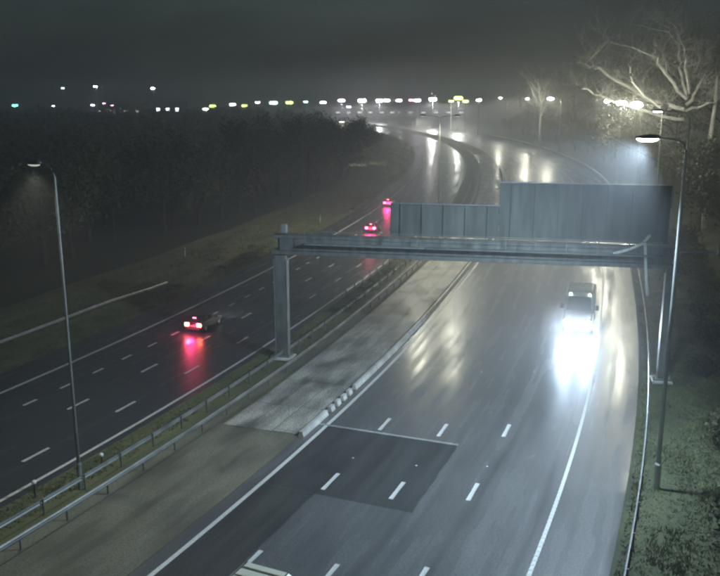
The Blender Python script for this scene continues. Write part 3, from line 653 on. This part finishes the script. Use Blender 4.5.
# added pale bare trees, drawn limb by limb to imitate bright lens smears
def smear_tree(p, label, limbs, trunk, seed, rz=0, twigs=3):
    r = empty('smear_tree', p, rz, label, 'tree', 'added trees shaped after lens smears'); rg = random.Random(seed)
    bm = bmesh.new(); tube(bm, trunk, [.55 * (1 - .16 * i) for i in range(len(trunk))], 9); smooth(obj('trunk', bm, SMEARBARK, r))
    for pts, r0 in limbs:
        bm = bmesh.new(); pts = [Vector(q) for q in pts]; fine = []
        for a, b in zip(pts[:-1], pts[1:]):
            for k in range(4): fine.append(a.lerp(b, k / 4) + Vector((rg.uniform(-.28, .28), rg.uniform(-.4, .4), rg.uniform(-.28, .28))))
        fine.append(pts[-1]); n = len(fine)
        tube(bm, fine, [1.3 * r0 * (1 - .82 * i / (n - 1)) for i in range(n)], 6)
        def twig(q, d, L_, r1, lev):
            tw = [q]
            for j in range(4):
                d = (d + Vector((rg.uniform(-.35, .35), rg.uniform(-.35, .35), rg.uniform(-.2, .3)))).normalized(); tw.append(tw[-1] + d * L_ / 4)
            tube(bm, tw, [r1, r1 * .8, r1 * .6, r1 * .4, r1 * .15], 3 if lev else 4, False)
            if lev < 2:
                for _ in range(4): twig(tw[rg.randrange(1, 5)], (d + Vector((rg.uniform(-1, 1), rg.uniform(-1, 1), rg.uniform(-.4, .7)))).normalized(), L_ * .6, r1 * .5, lev + 1)
        for k in range(twigs * len(pts)):
            i = rg.randrange(2, n); twig(fine[i], Vector((rg.uniform(-1, 1), rg.uniform(-1, 1), rg.uniform(-.2, 1))).normalized(), rg.uniform(1.4, 3.6), r0 * .22, 0)
        obj('limb', bm, SMEARBARK, r)
    return r
tb = P(150, 32.5, .6)
def at(u, v, dy=0.0):    # a crown point in metres, traced from the lens smear at the tree's distance
    D = tb.y + dy; return ((u - 360) / F_PX * (D * 1.0) * 1.005 - tb.x, dy, CAM_H - (v - 97.2) / F_PX * D - tb.z)
limbs = [([at(676, 118), at(640, 112, -2), at(600, 100, -3), at(572, 88, -3), at(566, 82, -2)], .22), ([at(674, 108), at(640, 100, 2), at(590, 70, 2), at(577, 67, 1), at(598, 43, 0)], .26),
         ([at(676, 100), at(648, 66, -1), at(640, 57, -1), at(600, 45, -2), at(592, 42, -2)], .24), ([at(678, 104), at(690, 84, 1), at(700, 82, 1), at(714, 90, 2)], .22),
         ([at(678, 96), at(668, 70, 1), at(664, 48, 1), at(655, 36, 2), at(617, 30, 2)], .22), ([at(678, 92), at(672, 62, -2), at(668, 46, -2), at(652, 20, -2)], .2),
         ([at(678, 92), at(684, 66, 2), at(694, 56, 2), at(702, 44, 2)], .18), ([at(660, 84, 1), at(650, 60, 3), at(655, 34, 4), at(640, 24, 4)], .16),
         ([at(650, 106, -2), at(622, 84, -4), at(618, 66, -4), at(634, 40, -4)], .16), ([at(676, 110), at(700, 104, -2), at(716, 96, -3)], .18)]
smear_tree(tb, 'added bare tree, pale branches traced from the lens smear above the right lamps', limbs, [(0, 0, 0), (.1, 0, 8), (-.1, .1, 15), (.1, 0, 20), (0, 0, 24)], 3, twigs=6)
tb = P(406, 33.5, .6)
limbs = []
for k in range(14):
    a = k * 2.4; e = 1.0 - k * .05; rr = 13 * math.sin(.35 + .075 * k)
    limbs.append(([(0, 0, 12 + k), (rr * .45 * math.cos(a), rr * .45 * math.sin(a), 18 + k), (rr * .85 * math.cos(a), rr * .85 * math.sin(a), 23 + k * .9), (rr * math.cos(a + .2), rr * math.sin(a + .2), 25 + k * .8)], .26))
smear_tree(tb, 'added domed bare tree shaped after the faint lens smear over the far bend', limbs, [(0, 0, 0), (0, .1, 9), (.1, 0, 17), (0, 0, 24), (0, 0, 30)], 9, twigs=4)
# shrubs on the right bank
sh = []
for k in range(3):
    vs = []; fs = []; rg = np.random.default_rng(60 + k); bmS = bmesh.new()
    for q in range(9):
        a = 6.28 * q / 9; tube(bmS, [(0, 0, 0), (.4 * math.cos(a), .4 * math.sin(a), .7), (.8 * math.cos(a + .3), .8 * math.sin(a + .3), 1.4)], [.04, .03, .012], 4, False)
    for q in range(1100):
        v = rg.normal(0, 1, 3); v /= np.linalg.norm(v); lob = 1 + .25 * math.sin(5 * v[0] + k) * math.cos(4 * v[1]); c = np.array((0, 0, 1.0)) + v * np.array((1.3, 1.3, 1.0)) * lob * rg.uniform(.6, 1.05)
        a = rg.normal(0, 1, 3); a /= np.linalg.norm(a); b = np.cross(a, rg.normal(0, 1, 3)); b /= np.linalg.norm(b); i = len(vs); z_ = rg.uniform(.07, .15)
        vs += [tuple(c - a * z_), tuple(c + b * z_ * .6), tuple(c + a * z_), tuple(c - b * z_ * .6)]; fs.append((i, i + 1, i + 2, i + 3))
    fm = bpy.data.meshes.new('foliage'); fm.from_pydata(vs, [], fs); fm.materials.append((LEAF_A, LEAF_B, LEAF_C)[k])
    stm = bpy.data.meshes.new('stems'); bmS.to_mesh(stm); bmS.free(); stm.materials.append(BARK); sh.append((fm, stm))
for i in range(34):
    s = 42 + i * 2.9 + random.uniform(-1, 1); o = 23.6 + random.uniform(0, 4.2) + (i % 3) * .8
    r = empty('shrub', P(s, o, (o - 21.3) * .07 - .05), random.uniform(0, 6), 'leafy shrub on the bank right of the hard shoulder barrier', 'shrub', 'shrubs on the right bank')
    q = random.uniform(.7, 1.5); r.scale = (q, q, q * random.uniform(.8, 1.3)); fm, stm = sh[i % 3]; obj('foliage', fm, parent=r); obj('stems', stm, parent=r)
# grass tufts
def grass(name, bands, n, label, hmin=.10, hmax=.32):
    rg = np.random.default_rng(len(name)); vs = []; fs = []
    for i in range(n):
        a, b, s0, s1, fz = bands[i % len(bands)]; s = s0 + (s1 - s0) * rg.random() ** 1.3; o = rg.uniform(ev(a, s), ev(b, s)); p = P(s, o, fz(s, o))
        hh = rg.uniform(hmin, hmax) * (1.5 if math.sin(s * .6) * math.cos(o * 1.3) > .3 else .8)
        for q in range(4):
            t = rg.uniform(0, 6.28); r0 = rg.uniform(0, .18); x = p.x + r0 * math.cos(t); y = p.y + r0 * math.sin(t); wd = .03; le = rg.uniform(-.15, .15, 2); k = len(vs)
            vs += [(x - wd, y, p.z), (x + wd, y, p.z), (x + le[0], y + le[1], p.z + hh)]; fs.append((k, k + 1, k + 2))
    obj(name, (vs, fs), GRASSM, label=label, cat='grass', kind='stuff')
grass('verge_grass', [(-40, L_SH - .1, 45, 190, lambda s, o: -.04 + max(0, -o - 31) * .06), (-34, L_SH - .1, 45, 120, lambda s, o: -.04)], 26000, 'rough wet grass on the left verge', .06, .22)
grass('median_grass', [(-11.2, -9.2, 30, 140, lambda s, o: -.03), (-11.2, -9.2, 30, 140, lambda s, o: -.03)], 5200, 'thin grass along the median beside the left carriageway', .04, .13)
grass('bank_grass', [(lambda s: r_shoulder(s) + .3, lambda s: r_shoulder(s) + 9, 36, 140, lambda s, o: -.03 + max(0, o - r_shoulder(s) - 2) * .07)], 30000, 'rough grass on the right bank', .05, .2)

# ------------------------------------------------------------------ far buildings on the skyline
WALLD = mat('dark far wall', (0.05, 0.055, 0.06), 0.8, noise=.2, nscale=.2); WALLP = mat('pale far wall', (0.32, 0.35, 0.36), 0.8, noise=.15, nscale=.1)
ROOFM = mat('far roof sheet', (0.10, 0.11, 0.12), 0.6); LITW = emit('lit far window', (1.0, .92, .8), 1.2); LITB = emit('bright far window', (.85, .95, 1), 6)
def building(u, y, wd, hh, wall, lb, nw, litm):
    x = (u - 360) / F_PX * y; r = empty('industrial_building', (x, y, -.09), 0, lb, 'building', 'far buildings')
    obj('wall', boxm(0, 12, hh / 2, wd, 24, hh), wall, r)
    bm = bmesh.new(); loft(bm, [[Vector((q * (wd / 2 + .5), -.5, hh)), Vector((q * (wd / 2 + .5), 12, hh + 2.2)), Vector((q * (wd / 2 + .5), 24.5, hh))] for q in (-1, 1)]); obj('roof', bm, ROOFM, r)
    for i in range(nw):
        obj('window', boxm(-wd / 2 + wd * (i + .5) / nw, -.06, hh * .62, wd / nw * .35, .12, hh * .16), litm, r)
building(172, 760, 26, 17, WALLD, 'dark building block with a bright white light on the left horizon', 3, LITB)
building(118, 800, 60, 13, WALLD, 'low dark hall under the pink lights', 5, LITW)
building(365, 900, 70, 9, WALLP, 'pale low hall at the far end of the motorway, left one', 6, LITW)
building(428, 930, 84, 8, WALLP, 'pale low hall at the far end of the motorway, right one', 6, LITW)

# ------------------------------------------------------------------ damp night air
hz = boxm(0, 1580, 21.5, 3960, 3560, 47)
hm = bpy.data.materials.new('damp air'); hm.use_nodes = True; MATS['haze'] = hm; t = hm.node_tree
t.nodes.remove(t.nodes['Principled BSDF']); pv = t.nodes.new('ShaderNodeVolumePrincipled')
pv.inputs['Color'].default_value = (.95, .97, 1, 1); pv.inputs['Density'].default_value = 0.0018; pv.inputs['Anisotropy'].default_value = 0.45
t.links.new(pv.outputs[0], t.nodes['Material Output'].inputs['Volume'])
obj('haze', hz, hm, kind='stuff', label='thin damp night air over the whole motorway', cat='haze')

# glare spray added round the oncoming van: two soft volumes imitating flare and lens veil
def spray(s, off, z, ra, rl, ru, dens, label):
    bm = bmesh.new(); bmesh.ops.create_icosphere(bm, subdivisions=4, radius=1)
    for v in bm.verts:
        v.co *= 1 + .07 * math.sin(3.1 * v.co.x + 1) * math.cos(4.3 * v.co.y) + .05 * math.sin(6 * v.co.z + 2 * v.co.x)
        v.co = Vector((v.co.x * ra, v.co.y * rl, max(v.co.z * ru, -z + .03)))
    m = bpy.data.materials.new('glare spray'); m.use_nodes = True; t = m.node_tree; t.nodes.remove(t.nodes['Principled BSDF'])
    pv = t.nodes.new('ShaderNodeVolumePrincipled'); pv.inputs['Color'].default_value = (.96, .98, 1, 1); pv.inputs['Density'].default_value = dens; pv.inputs['Anisotropy'].default_value = .3
    t.links.new(pv.outputs[0], t.nodes['Material Output'].inputs['Volume'])
    o = obj('glare_spray', bm, m, label=label, cat='spray', kind='stuff'); o.location = P(s, off, z); o.rotation_euler = (0, 0, -heading(s))
spray(84.5, 13.8, 1.2, 3.4, 4.5, 2.2, .022, 'added spray imitating the headlight flare of the oncoming van')
spray(90, 12.5, 2.2, 10.0, 28, 8.0, .008, 'added thin spray imitating the milky lens veil round the oncoming van')
